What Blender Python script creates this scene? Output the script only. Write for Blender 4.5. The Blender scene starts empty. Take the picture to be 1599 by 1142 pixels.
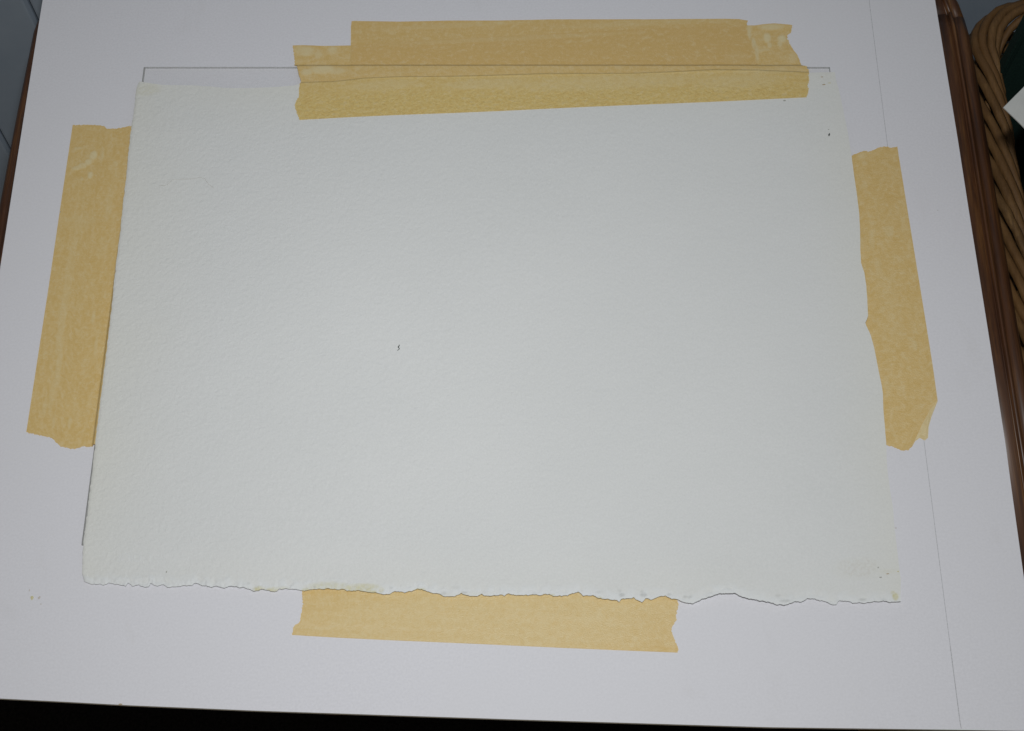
import bpy, bmesh, math, random
import numpy as np
from mathutils import Matrix, Vector, noise

S = bpy.context.scene
COL = S.collection
# ------------------------------------------------------------------ camera
cam_d = bpy.data.cameras.new('camera')
cam_o = bpy.data.objects.new('camera', cam_d)
COL.objects.link(cam_o)
CAM = [0.06252, -0.41086, 1.45068]
ROT = Matrix([[0.997555, 0.035277, 0.06033], [-0.00221, 0.878743, -0.47729], [-0.069852, 0.475989, 0.876673]])
cam_o.matrix_world = Matrix.Translation(CAM) @ ROT.to_4x4()
cam_d.sensor_width = 36.0
cam_d.lens = 2700.0 / 1599.0 * 36.0
cam_d.clip_start = 0.05
cam_d.clip_end = 50.0
S.camera = cam_o
# ------------------------------------------------------------------ room light, flash, exposure
W = bpy.data.worlds.new('World')
S.world = W
W.use_nodes = True
W.node_tree.nodes['Background'].inputs[0].default_value = (1.0, 0.90, 0.77, 1)
W.node_tree.nodes['Background'].inputs[1].default_value = 0.105

def area(name, loc, target, size, power, color, spread=180):
    l = bpy.data.lights.new(name, 'AREA')
    l.shape = 'RECTANGLE'; l.size, l.size_y = size
    l.energy = power; l.color = color; l.spread = math.radians(spread)
    o = bpy.data.objects.new(name, l)
    COL.objects.link(o)
    o.location = loc
    o.rotation_euler = (Vector(target) - Vector(loc)).to_track_quat('-Z', 'Y').to_euler()
    return o
# the camera's own flash, above and a little right of the lens, and a dim window to the right
area('camera_flash', (CAM[0] + 0.020, CAM[1] + 0.095, CAM[2] + 0.053), (-0.06, -0.01, 0.75), (0.045, 0.02), 1.45, (0.97, 0.993, 1.01), 108)
area('window_light', (1.5, 0.15, 1.9), (0.1, 0.0, 0.75), (0.9, 1.1), 0.9, (0.50, 0.80, 1.0))
S.view_settings.view_transform = 'Standard'
S.view_settings.look = 'None'
S.view_settings.exposure = 0.0
S.view_settings.gamma = 1.0
S.cycles.use_denoising = True
S.cycles.transparent_max_bounces = 16

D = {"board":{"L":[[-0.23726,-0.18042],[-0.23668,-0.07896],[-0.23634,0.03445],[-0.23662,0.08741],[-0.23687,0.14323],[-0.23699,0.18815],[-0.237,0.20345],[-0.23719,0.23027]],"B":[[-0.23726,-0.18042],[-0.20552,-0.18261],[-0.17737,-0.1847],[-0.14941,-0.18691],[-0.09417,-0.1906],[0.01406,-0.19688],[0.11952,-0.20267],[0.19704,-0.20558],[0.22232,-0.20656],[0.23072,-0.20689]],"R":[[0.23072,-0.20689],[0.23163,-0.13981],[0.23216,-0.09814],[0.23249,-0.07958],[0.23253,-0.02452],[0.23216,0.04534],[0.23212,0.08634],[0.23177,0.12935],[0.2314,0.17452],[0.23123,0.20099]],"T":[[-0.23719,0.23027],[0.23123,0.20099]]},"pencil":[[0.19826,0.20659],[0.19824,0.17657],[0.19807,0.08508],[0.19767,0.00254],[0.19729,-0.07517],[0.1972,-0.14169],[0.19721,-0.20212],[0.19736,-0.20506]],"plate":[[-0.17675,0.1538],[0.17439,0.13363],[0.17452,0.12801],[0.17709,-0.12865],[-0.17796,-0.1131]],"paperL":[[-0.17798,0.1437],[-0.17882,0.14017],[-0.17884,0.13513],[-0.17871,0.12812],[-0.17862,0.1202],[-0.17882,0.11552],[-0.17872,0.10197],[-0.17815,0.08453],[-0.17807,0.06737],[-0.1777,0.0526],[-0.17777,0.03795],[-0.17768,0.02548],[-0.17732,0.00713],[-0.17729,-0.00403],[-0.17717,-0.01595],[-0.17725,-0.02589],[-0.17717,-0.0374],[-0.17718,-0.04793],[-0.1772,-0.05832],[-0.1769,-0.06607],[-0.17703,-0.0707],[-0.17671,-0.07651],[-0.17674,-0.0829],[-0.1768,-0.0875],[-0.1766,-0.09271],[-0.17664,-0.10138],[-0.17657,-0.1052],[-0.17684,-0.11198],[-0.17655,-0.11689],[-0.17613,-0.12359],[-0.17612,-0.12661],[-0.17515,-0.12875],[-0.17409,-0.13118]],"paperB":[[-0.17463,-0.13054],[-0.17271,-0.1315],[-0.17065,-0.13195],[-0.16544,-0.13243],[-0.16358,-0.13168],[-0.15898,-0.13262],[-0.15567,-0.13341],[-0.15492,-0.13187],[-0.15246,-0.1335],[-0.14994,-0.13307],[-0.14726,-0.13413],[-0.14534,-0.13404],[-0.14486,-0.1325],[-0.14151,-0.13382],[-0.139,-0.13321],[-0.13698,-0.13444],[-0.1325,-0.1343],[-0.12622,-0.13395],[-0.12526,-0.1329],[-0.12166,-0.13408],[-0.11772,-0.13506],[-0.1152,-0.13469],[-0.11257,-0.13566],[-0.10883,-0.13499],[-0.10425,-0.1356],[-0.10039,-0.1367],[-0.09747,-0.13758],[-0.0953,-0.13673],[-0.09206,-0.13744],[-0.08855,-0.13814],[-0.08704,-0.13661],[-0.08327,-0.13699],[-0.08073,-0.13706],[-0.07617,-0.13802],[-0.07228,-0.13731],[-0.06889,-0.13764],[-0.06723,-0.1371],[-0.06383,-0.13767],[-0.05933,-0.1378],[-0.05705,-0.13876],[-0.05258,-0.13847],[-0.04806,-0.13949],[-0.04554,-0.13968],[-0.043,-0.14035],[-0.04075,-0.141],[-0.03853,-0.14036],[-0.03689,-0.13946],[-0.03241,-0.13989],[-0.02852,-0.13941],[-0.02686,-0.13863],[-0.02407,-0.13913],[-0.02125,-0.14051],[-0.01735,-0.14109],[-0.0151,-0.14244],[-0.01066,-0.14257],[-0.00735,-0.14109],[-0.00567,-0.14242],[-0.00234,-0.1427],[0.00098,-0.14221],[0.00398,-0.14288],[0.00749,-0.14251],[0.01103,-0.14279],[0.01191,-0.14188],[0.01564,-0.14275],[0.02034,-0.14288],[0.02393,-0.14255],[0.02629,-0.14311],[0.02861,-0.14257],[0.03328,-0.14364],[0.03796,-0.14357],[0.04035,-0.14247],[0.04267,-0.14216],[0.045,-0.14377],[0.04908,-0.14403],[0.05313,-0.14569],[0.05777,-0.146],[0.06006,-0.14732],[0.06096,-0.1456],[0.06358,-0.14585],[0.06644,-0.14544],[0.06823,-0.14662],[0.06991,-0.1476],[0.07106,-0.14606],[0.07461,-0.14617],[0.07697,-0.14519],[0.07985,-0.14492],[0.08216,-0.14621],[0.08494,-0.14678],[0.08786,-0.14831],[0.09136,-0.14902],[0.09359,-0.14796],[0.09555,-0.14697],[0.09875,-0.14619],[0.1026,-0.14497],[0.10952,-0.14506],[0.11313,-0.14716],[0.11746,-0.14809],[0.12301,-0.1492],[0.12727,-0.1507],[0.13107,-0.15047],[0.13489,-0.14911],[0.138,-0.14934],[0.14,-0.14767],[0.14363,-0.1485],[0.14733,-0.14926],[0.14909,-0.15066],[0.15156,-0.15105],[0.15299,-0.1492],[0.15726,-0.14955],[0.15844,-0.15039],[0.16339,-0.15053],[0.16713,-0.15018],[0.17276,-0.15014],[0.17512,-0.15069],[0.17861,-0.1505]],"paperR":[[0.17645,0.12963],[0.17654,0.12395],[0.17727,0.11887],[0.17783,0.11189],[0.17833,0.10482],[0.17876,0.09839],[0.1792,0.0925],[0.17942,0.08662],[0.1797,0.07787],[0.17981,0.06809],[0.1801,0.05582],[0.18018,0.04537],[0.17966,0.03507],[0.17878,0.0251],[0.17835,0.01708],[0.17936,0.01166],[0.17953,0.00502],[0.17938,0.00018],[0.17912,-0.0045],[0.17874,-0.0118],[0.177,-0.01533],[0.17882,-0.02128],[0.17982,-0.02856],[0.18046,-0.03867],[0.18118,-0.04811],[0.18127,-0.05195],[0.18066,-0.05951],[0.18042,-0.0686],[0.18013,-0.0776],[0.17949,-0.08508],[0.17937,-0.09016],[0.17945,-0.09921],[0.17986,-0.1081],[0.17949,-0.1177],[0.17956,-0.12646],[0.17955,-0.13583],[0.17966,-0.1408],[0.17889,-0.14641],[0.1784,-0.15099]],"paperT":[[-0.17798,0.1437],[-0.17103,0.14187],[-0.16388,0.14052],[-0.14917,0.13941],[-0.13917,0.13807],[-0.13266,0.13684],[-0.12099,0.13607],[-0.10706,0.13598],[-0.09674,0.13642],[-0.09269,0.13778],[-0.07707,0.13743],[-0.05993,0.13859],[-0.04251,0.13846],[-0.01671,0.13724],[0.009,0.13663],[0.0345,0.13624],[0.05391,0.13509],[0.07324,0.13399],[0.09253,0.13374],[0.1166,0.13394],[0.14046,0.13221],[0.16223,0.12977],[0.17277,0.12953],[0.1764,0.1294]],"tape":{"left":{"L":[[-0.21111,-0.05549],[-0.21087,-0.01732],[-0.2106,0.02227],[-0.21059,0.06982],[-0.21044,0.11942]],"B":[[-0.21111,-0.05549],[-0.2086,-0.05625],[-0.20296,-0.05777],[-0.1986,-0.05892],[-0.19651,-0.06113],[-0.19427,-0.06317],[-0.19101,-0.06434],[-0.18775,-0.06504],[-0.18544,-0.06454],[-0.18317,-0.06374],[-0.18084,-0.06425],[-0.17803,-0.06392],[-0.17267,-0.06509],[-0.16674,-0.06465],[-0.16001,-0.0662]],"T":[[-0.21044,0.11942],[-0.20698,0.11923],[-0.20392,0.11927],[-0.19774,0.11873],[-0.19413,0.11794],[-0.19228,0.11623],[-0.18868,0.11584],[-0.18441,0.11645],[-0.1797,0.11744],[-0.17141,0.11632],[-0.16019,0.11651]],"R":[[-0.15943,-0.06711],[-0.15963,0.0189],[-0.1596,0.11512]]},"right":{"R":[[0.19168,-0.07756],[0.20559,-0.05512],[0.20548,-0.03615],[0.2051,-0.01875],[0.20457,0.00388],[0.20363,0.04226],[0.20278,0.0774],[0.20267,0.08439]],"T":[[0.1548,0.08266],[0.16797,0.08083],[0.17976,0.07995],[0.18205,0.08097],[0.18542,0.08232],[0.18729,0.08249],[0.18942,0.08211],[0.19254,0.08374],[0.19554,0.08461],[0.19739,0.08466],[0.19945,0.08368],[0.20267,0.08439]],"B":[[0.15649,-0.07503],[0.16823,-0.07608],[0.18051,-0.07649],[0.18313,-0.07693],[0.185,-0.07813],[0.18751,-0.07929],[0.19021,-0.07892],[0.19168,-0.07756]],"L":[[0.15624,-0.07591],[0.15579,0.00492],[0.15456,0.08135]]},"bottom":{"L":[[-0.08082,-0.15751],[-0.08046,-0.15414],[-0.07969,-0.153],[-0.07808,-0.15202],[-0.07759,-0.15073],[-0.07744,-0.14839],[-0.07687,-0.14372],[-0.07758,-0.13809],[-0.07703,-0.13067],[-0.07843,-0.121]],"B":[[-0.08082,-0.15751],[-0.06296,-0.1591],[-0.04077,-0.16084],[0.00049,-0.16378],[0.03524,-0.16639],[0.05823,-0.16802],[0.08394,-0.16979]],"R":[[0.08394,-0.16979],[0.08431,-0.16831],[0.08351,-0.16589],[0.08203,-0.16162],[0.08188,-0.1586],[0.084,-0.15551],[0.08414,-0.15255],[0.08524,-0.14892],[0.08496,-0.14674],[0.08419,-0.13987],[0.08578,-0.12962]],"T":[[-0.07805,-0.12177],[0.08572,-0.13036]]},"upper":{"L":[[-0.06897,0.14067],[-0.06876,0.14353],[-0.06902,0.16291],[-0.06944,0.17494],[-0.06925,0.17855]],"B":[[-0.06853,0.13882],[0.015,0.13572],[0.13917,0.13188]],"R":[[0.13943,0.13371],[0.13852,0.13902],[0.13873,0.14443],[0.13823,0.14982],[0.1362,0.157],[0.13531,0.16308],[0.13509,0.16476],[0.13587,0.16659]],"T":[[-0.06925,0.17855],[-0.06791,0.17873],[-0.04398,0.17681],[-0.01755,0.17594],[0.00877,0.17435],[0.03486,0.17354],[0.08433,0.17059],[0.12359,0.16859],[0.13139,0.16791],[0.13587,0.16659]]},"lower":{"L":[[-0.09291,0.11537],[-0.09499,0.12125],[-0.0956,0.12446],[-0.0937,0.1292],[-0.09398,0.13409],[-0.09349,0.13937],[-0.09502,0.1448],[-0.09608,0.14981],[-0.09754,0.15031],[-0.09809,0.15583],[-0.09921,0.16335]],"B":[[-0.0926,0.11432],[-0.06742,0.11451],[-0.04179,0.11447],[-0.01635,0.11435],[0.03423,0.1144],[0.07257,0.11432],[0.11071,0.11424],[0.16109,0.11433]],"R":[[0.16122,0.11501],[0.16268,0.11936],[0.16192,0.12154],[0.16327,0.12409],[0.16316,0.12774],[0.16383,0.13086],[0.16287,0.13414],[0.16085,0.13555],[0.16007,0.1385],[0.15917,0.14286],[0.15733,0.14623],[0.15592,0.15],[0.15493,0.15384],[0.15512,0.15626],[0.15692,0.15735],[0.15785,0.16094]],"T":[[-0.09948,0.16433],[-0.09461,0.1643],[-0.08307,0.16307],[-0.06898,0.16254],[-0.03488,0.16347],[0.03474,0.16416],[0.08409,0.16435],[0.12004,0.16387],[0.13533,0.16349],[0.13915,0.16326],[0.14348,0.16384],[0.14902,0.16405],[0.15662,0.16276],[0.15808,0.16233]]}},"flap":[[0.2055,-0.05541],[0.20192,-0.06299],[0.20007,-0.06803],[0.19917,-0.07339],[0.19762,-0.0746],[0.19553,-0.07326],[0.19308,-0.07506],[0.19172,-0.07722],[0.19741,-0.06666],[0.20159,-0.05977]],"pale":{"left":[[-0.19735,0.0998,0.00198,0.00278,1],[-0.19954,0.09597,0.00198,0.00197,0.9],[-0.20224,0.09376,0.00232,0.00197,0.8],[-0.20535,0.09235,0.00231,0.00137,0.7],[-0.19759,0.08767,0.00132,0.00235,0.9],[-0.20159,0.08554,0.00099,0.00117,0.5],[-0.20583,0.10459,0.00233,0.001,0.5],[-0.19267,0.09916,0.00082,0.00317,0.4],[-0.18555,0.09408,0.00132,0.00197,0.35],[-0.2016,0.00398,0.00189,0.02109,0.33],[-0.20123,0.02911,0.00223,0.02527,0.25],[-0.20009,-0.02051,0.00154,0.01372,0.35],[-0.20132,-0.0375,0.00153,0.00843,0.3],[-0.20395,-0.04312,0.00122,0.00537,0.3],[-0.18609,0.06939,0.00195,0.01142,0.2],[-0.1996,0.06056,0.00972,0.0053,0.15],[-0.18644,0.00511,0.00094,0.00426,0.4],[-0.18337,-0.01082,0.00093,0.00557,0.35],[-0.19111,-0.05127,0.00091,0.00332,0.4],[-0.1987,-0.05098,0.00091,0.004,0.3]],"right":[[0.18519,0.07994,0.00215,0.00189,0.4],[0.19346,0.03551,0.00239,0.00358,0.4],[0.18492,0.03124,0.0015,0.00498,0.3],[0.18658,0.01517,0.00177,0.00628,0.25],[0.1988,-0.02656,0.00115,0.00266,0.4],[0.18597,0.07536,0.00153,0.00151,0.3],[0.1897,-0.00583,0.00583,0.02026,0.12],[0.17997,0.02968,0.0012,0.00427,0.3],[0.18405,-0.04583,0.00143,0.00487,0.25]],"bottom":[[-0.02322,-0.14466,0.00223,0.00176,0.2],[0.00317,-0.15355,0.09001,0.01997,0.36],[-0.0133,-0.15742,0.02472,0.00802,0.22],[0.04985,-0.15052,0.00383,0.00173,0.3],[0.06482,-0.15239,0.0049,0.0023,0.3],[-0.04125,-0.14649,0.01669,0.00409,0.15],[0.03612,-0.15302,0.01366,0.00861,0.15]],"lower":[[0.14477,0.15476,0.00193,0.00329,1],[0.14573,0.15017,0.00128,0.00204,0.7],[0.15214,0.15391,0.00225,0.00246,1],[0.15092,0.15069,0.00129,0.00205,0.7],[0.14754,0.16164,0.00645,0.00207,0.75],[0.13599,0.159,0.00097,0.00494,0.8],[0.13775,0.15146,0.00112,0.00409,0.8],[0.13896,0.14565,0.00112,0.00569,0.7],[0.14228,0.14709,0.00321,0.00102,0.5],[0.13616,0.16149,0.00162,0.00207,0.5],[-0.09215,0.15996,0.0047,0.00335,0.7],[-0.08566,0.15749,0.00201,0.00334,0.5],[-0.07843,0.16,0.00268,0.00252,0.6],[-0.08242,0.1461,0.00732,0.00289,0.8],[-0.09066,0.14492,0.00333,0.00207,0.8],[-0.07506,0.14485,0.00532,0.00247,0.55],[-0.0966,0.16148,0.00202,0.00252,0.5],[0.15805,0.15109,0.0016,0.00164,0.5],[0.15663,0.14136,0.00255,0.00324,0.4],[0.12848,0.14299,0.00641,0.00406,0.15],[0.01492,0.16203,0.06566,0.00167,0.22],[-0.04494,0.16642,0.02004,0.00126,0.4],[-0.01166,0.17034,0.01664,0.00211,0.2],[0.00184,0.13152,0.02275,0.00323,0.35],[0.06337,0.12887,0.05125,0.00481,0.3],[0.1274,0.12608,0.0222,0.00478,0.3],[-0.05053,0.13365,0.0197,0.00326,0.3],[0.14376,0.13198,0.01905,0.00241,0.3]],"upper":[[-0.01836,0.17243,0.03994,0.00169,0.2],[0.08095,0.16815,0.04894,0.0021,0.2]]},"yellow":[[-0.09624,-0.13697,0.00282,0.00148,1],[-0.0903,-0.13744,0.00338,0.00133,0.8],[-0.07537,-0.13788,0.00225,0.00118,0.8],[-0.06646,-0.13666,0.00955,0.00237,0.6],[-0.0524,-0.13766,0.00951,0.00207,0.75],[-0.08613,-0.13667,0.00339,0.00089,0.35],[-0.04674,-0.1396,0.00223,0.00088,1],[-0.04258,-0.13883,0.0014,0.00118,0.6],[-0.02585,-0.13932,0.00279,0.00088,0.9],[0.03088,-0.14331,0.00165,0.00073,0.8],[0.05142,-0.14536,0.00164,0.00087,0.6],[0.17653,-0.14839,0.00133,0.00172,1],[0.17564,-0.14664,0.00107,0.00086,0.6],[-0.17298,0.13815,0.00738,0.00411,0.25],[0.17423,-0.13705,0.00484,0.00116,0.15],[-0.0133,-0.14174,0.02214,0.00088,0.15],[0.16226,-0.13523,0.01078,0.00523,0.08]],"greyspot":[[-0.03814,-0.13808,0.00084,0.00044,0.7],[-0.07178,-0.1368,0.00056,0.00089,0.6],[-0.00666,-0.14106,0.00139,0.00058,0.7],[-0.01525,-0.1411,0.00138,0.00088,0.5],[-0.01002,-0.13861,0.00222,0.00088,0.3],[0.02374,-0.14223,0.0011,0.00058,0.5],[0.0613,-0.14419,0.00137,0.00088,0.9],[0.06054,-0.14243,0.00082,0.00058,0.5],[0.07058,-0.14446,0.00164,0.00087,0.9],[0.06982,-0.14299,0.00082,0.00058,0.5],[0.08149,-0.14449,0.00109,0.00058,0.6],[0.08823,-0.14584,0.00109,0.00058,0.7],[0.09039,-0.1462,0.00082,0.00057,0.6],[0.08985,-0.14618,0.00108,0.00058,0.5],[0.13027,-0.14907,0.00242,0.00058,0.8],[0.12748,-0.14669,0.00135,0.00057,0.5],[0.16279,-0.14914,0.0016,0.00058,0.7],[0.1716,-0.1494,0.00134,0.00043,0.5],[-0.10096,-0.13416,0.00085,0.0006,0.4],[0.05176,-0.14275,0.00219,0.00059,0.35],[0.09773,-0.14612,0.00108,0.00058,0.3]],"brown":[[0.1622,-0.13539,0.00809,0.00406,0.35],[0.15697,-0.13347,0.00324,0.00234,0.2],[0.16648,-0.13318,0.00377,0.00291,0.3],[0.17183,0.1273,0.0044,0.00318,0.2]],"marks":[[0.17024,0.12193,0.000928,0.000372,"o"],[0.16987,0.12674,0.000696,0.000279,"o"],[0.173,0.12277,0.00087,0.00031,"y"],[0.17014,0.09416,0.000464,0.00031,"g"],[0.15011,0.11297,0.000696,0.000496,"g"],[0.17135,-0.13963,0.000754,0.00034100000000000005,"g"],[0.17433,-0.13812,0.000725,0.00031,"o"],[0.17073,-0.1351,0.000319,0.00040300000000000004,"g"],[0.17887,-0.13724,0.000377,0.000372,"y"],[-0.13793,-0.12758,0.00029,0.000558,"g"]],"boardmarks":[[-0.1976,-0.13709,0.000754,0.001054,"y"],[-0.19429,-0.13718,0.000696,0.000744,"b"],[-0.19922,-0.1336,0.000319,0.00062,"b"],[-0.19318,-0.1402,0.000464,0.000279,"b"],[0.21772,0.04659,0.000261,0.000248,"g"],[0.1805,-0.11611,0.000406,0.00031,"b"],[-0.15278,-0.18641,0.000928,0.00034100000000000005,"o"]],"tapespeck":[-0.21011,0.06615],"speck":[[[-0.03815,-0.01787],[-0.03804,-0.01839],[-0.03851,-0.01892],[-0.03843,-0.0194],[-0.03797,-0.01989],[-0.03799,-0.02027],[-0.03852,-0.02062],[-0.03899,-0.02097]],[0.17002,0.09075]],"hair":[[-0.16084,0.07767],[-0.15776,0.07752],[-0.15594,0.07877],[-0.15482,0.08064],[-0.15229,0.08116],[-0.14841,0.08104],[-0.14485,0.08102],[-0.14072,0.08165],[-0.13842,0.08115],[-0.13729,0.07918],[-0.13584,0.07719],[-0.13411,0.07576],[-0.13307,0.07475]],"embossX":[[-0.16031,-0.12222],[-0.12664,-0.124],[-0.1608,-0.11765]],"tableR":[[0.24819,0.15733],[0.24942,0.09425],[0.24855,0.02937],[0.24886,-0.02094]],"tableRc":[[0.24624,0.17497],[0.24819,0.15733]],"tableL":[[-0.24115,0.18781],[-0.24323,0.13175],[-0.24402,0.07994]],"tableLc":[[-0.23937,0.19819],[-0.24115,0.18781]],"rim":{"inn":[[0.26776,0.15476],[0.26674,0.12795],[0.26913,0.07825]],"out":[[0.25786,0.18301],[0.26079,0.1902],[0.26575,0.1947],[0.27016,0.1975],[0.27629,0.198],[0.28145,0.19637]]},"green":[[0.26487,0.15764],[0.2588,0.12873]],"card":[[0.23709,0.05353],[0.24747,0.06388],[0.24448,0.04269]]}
Z0 = 0.75                 # the upper face of the white board
MM = 0.001
PL = 1.8 * MM             # thickness of the clear plate
rng = np.random.default_rng(7)

# ------------------------------------------------------------------ helpers
def link(name, me, parent=None):
    o = bpy.data.objects.new(name, me)
    COL.objects.link(o)
    if parent is not None:
        o.parent = parent
    return o

def mesh(name, verts, faces, mat, parent=None, smooth=True):
    me = bpy.data.meshes.new(name)
    me.from_pydata([tuple(map(float, v)) for v in verts], [], [tuple(map(int, f)) for f in faces])
    if not isinstance(mat, (list, tuple)):
        mat = [mat]
    for m in mat:
        me.materials.append(m)
    me.polygons.foreach_set('use_smooth', [smooth] * len(me.polygons))
    me.update()
    return link(name, me, parent)

def empty(name, loc):
    o = bpy.data.objects.new(name, None)
    COL.objects.link(o)
    o.location = loc
    return o

def tag(o, label=None, cat=None, group=None, kind=None):
    if label: o['label'] = label
    if cat: o['category'] = cat
    if group: o['group'] = group
    if kind: o['kind'] = kind
    return o

def adopt(child, parent):
    """parent a mesh built in world coordinates under an Empty that is not at the origin"""
    child.parent = parent
    child.matrix_parent_inverse = Matrix.Translation(parent.location).inverted()
    return child

def resample(poly, n, jitter=0.0, scale=1.0, snap=None, seed=0):
    p = np.array(poly, float)
    if snap is not None:
        p[0], p[-1] = snap
    ch = p[-1] - p[0]
    t = (p - p[0]) @ ch / (ch @ ch)
    t = np.maximum.accumulate(t) + np.arange(len(t)) * 1e-7
    t = (t - t[0]) / (t[-1] - t[0])
    u = np.linspace(0, 1, n) if np.isscalar(n) else n
    q = np.stack([np.interp(u, t, p[:, k]) for k in (0, 1)], 1)
    if jitter:
        nr = np.array([-ch[1], ch[0]]) / np.linalg.norm(ch)
        L = np.linalg.norm(ch)
        for i, s in enumerate(u):
            w = s * L * scale
            a = noise.noise((w, seed, 0)) + 0.6 * noise.noise((w * 2.3, seed + 9, 0)) + 0.4 * noise.noise((w * 5.1, seed + 19, 0))
            q[i] += nr * a * jitter * min(1, s * 60, (1 - s) * 60)
    return q

def coons(L, R, B, T, us, vs, jit):
    b = resample(B, us, *jit[2]); t = resample(T, us, *jit[3])
    l = resample(L, vs, *jit[0], snap=(b[0], t[0]), seed=3); r = resample(R, vs, *jit[1], snap=(b[-1], t[-1]), seed=5)
    u = us[None, :, None]; v = vs[:, None, None]
    return ((1 - u) * l[:, None] + u * r[:, None] + (1 - v) * b[None] + v * t[None]
            - (1 - u) * (1 - v) * b[0] - u * (1 - v) * b[-1] - (1 - u) * v * t[0] - u * v * t[-1])

def sheet(name, XY, ztop, zbot, mat, parent=None):
    """closed thin sheet on a grid: upper face, lower face and rim"""
    nv, nu = XY.shape[:2]
    top = np.dstack([XY, ztop]).reshape(-1, 3); bot = np.dstack([XY, zbot]).reshape(-1, 3)
    idx = np.arange(nv * nu).reshape(nv, nu)
    a, b, c, d = idx[:-1, :-1].ravel(), idx[:-1, 1:].ravel(), idx[1:, 1:].ravel(), idx[1:, :-1].ravel()
    N = nv * nu
    f = [np.stack([a, b, c, d], 1), np.stack([d, c, b, a], 1) + N]
    rim = np.concatenate([idx[0, :], idx[1:, -1], idx[-1, -2::-1], idx[-2:0:-1, 0]])
    r2 = np.roll(rim, -1)
    f.append(np.stack([rim, rim + N, r2 + N, r2], 1))
    F = np.concatenate(f)
    V = np.concatenate([top, bot])
    me = bpy.data.meshes.new(name)
    me.vertices.add(len(V)); me.vertices.foreach_set('co', V.astype(np.float32).ravel())
    me.loops.add(F.size); me.loops.foreach_set('vertex_index', F.astype(np.int32).ravel())
    me.polygons.add(len(F)); me.polygons.foreach_set('loop_start', np.arange(0, F.size, 4, dtype=np.int32))
    me.polygons.foreach_set('use_smooth', np.ones(len(F), bool))
    me.materials.append(mat)
    me.update(calc_edges=True); me.validate()
    # the rim stays crisp
    nt = 2 * (nv - 1) * (nu - 1)
    sm = np.ones(len(F), bool); sm[nt:] = False
    me.polygons.foreach_set('use_smooth', sm)
    ev = np.empty(len(me.edges) * 2, np.int32); me.edges.foreach_get('vertices', ev); ev = ev.reshape(-1, 2)
    bd = np.zeros(2 * N, bool); bd[rim] = True; bd[rim + N] = True
    pos = np.full(2 * N, -10); pos[rim] = np.arange(len(rim)); pos[rim + N] = np.arange(len(rim))
    d_ = np.abs(pos[ev[:, 0]] - pos[ev[:, 1]])
    sharp = bd[ev].all(1) & ((d_ == 1) | (d_ == len(rim) - 1)) & ((ev[:, 0] < N) == (ev[:, 1] < N))
    at = me.attributes.get('sharp_edge') or me.attributes.new('sharp_edge', 'BOOLEAN', 'EDGE')
    at.data.foreach_set('value', sharp)
    return link(name, me, parent)

def attr(o, name, vals):
    me = o.data
    a = me.attributes.new(name, 'FLOAT', 'POINT')
    a.data.foreach_set('value', np.asarray(vals, np.float32).ravel())

def attr2(o, name, vals):
    me = o.data
    a = me.attributes.new(name, 'FLOAT_VECTOR', 'POINT')
    a.data.foreach_set('vector', np.asarray(vals, np.float32).ravel())

def tube(pts, rad, seg=8, closed=False):
    P = [Vector(p) for p in pts]; n = len(P)
    rads = rad if hasattr(rad, '__len__') else [rad] * n
    V, F = [], []
    up = Vector((0.13, 0.21, 0.97)).normalized()
    for i in range(n):
        a = P[(i - 1) % n] if (closed or i > 0) else P[i]
        b = P[(i + 1) % n] if (closed or i < n - 1) else P[i]
        t = (b - a).normalized()
        s = t.cross(up)
        if s.length < 1e-4: s = t.cross(Vector((1, 0, 0)))
        s.normalize(); w = s.cross(t)
        for k in range(seg):
            th = 2 * math.pi * k / seg
            V.append(P[i] + (s * math.cos(th) + w * math.sin(th)) * rads[i])
    m = n if closed else n - 1
    for i in range(m):
        j = (i + 1) % n
        for k in range(seg):
            k2 = (k + 1) % seg
            F.append((i * seg + k, i * seg + k2, j * seg + k2, j * seg + k))
    if not closed:
        F.append(tuple(range(seg))[::-1]); F.append(tuple((n - 1) * seg + k for k in range(seg)))
    return V, F

# ------------------------------------------------------------------ materials
def new_mat(name):
    m = bpy.data.materials.new(name); m.use_nodes = True
    nt = m.node_tree
    return m, nt, nt.nodes['Principled BSDF']

def N(nt, t, **kw):
    n = nt.nodes.new(t)
    for k, v in kw.items():
        if k in n.inputs.keys() if hasattr(n.inputs, 'keys') else False:
            n.inputs[k].default_value = v
        else:
            setattr(n, k, v)
    return n

def ramp(nt, src, stops):
    r = nt.nodes.new('ShaderNodeValToRGB')
    e = r.color_ramp.elements
    e[0].position, e[0].color = stops[0][0], (*stops[0][1], 1)
    e[1].position, e[1].color = stops[-1][0], (*stops[-1][1], 1)
    for p, c in stops[1:-1]:
        x = e.new(p); x.color = (*c, 1)
    nt.links.new(src, r.inputs[0])
    return r.outputs[0]

def noise_tex(nt, vec, scale, detail=4, rough=0.55, dist=0.0):
    n = nt.nodes.new('ShaderNodeTexNoise')
    n.inputs['Scale'].default_value = scale; n.inputs['Detail'].default_value = detail
    n.inputs['Roughness'].default_value = rough; n.inputs['Distortion'].default_value = dist
    if vec is not None: nt.links.new(vec, n.inputs['Vector'])
    return n.outputs['Fac']

def mapping(nt, vec, scale=(1, 1, 1), rot=(0, 0, 0)):
    m = nt.nodes.new('ShaderNodeMapping')
    m.inputs['Scale'].default_value = scale; m.inputs['Rotation'].default_value = rot
    nt.links.new(vec, m.inputs['Vector'])
    return m.outputs[0]

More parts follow.
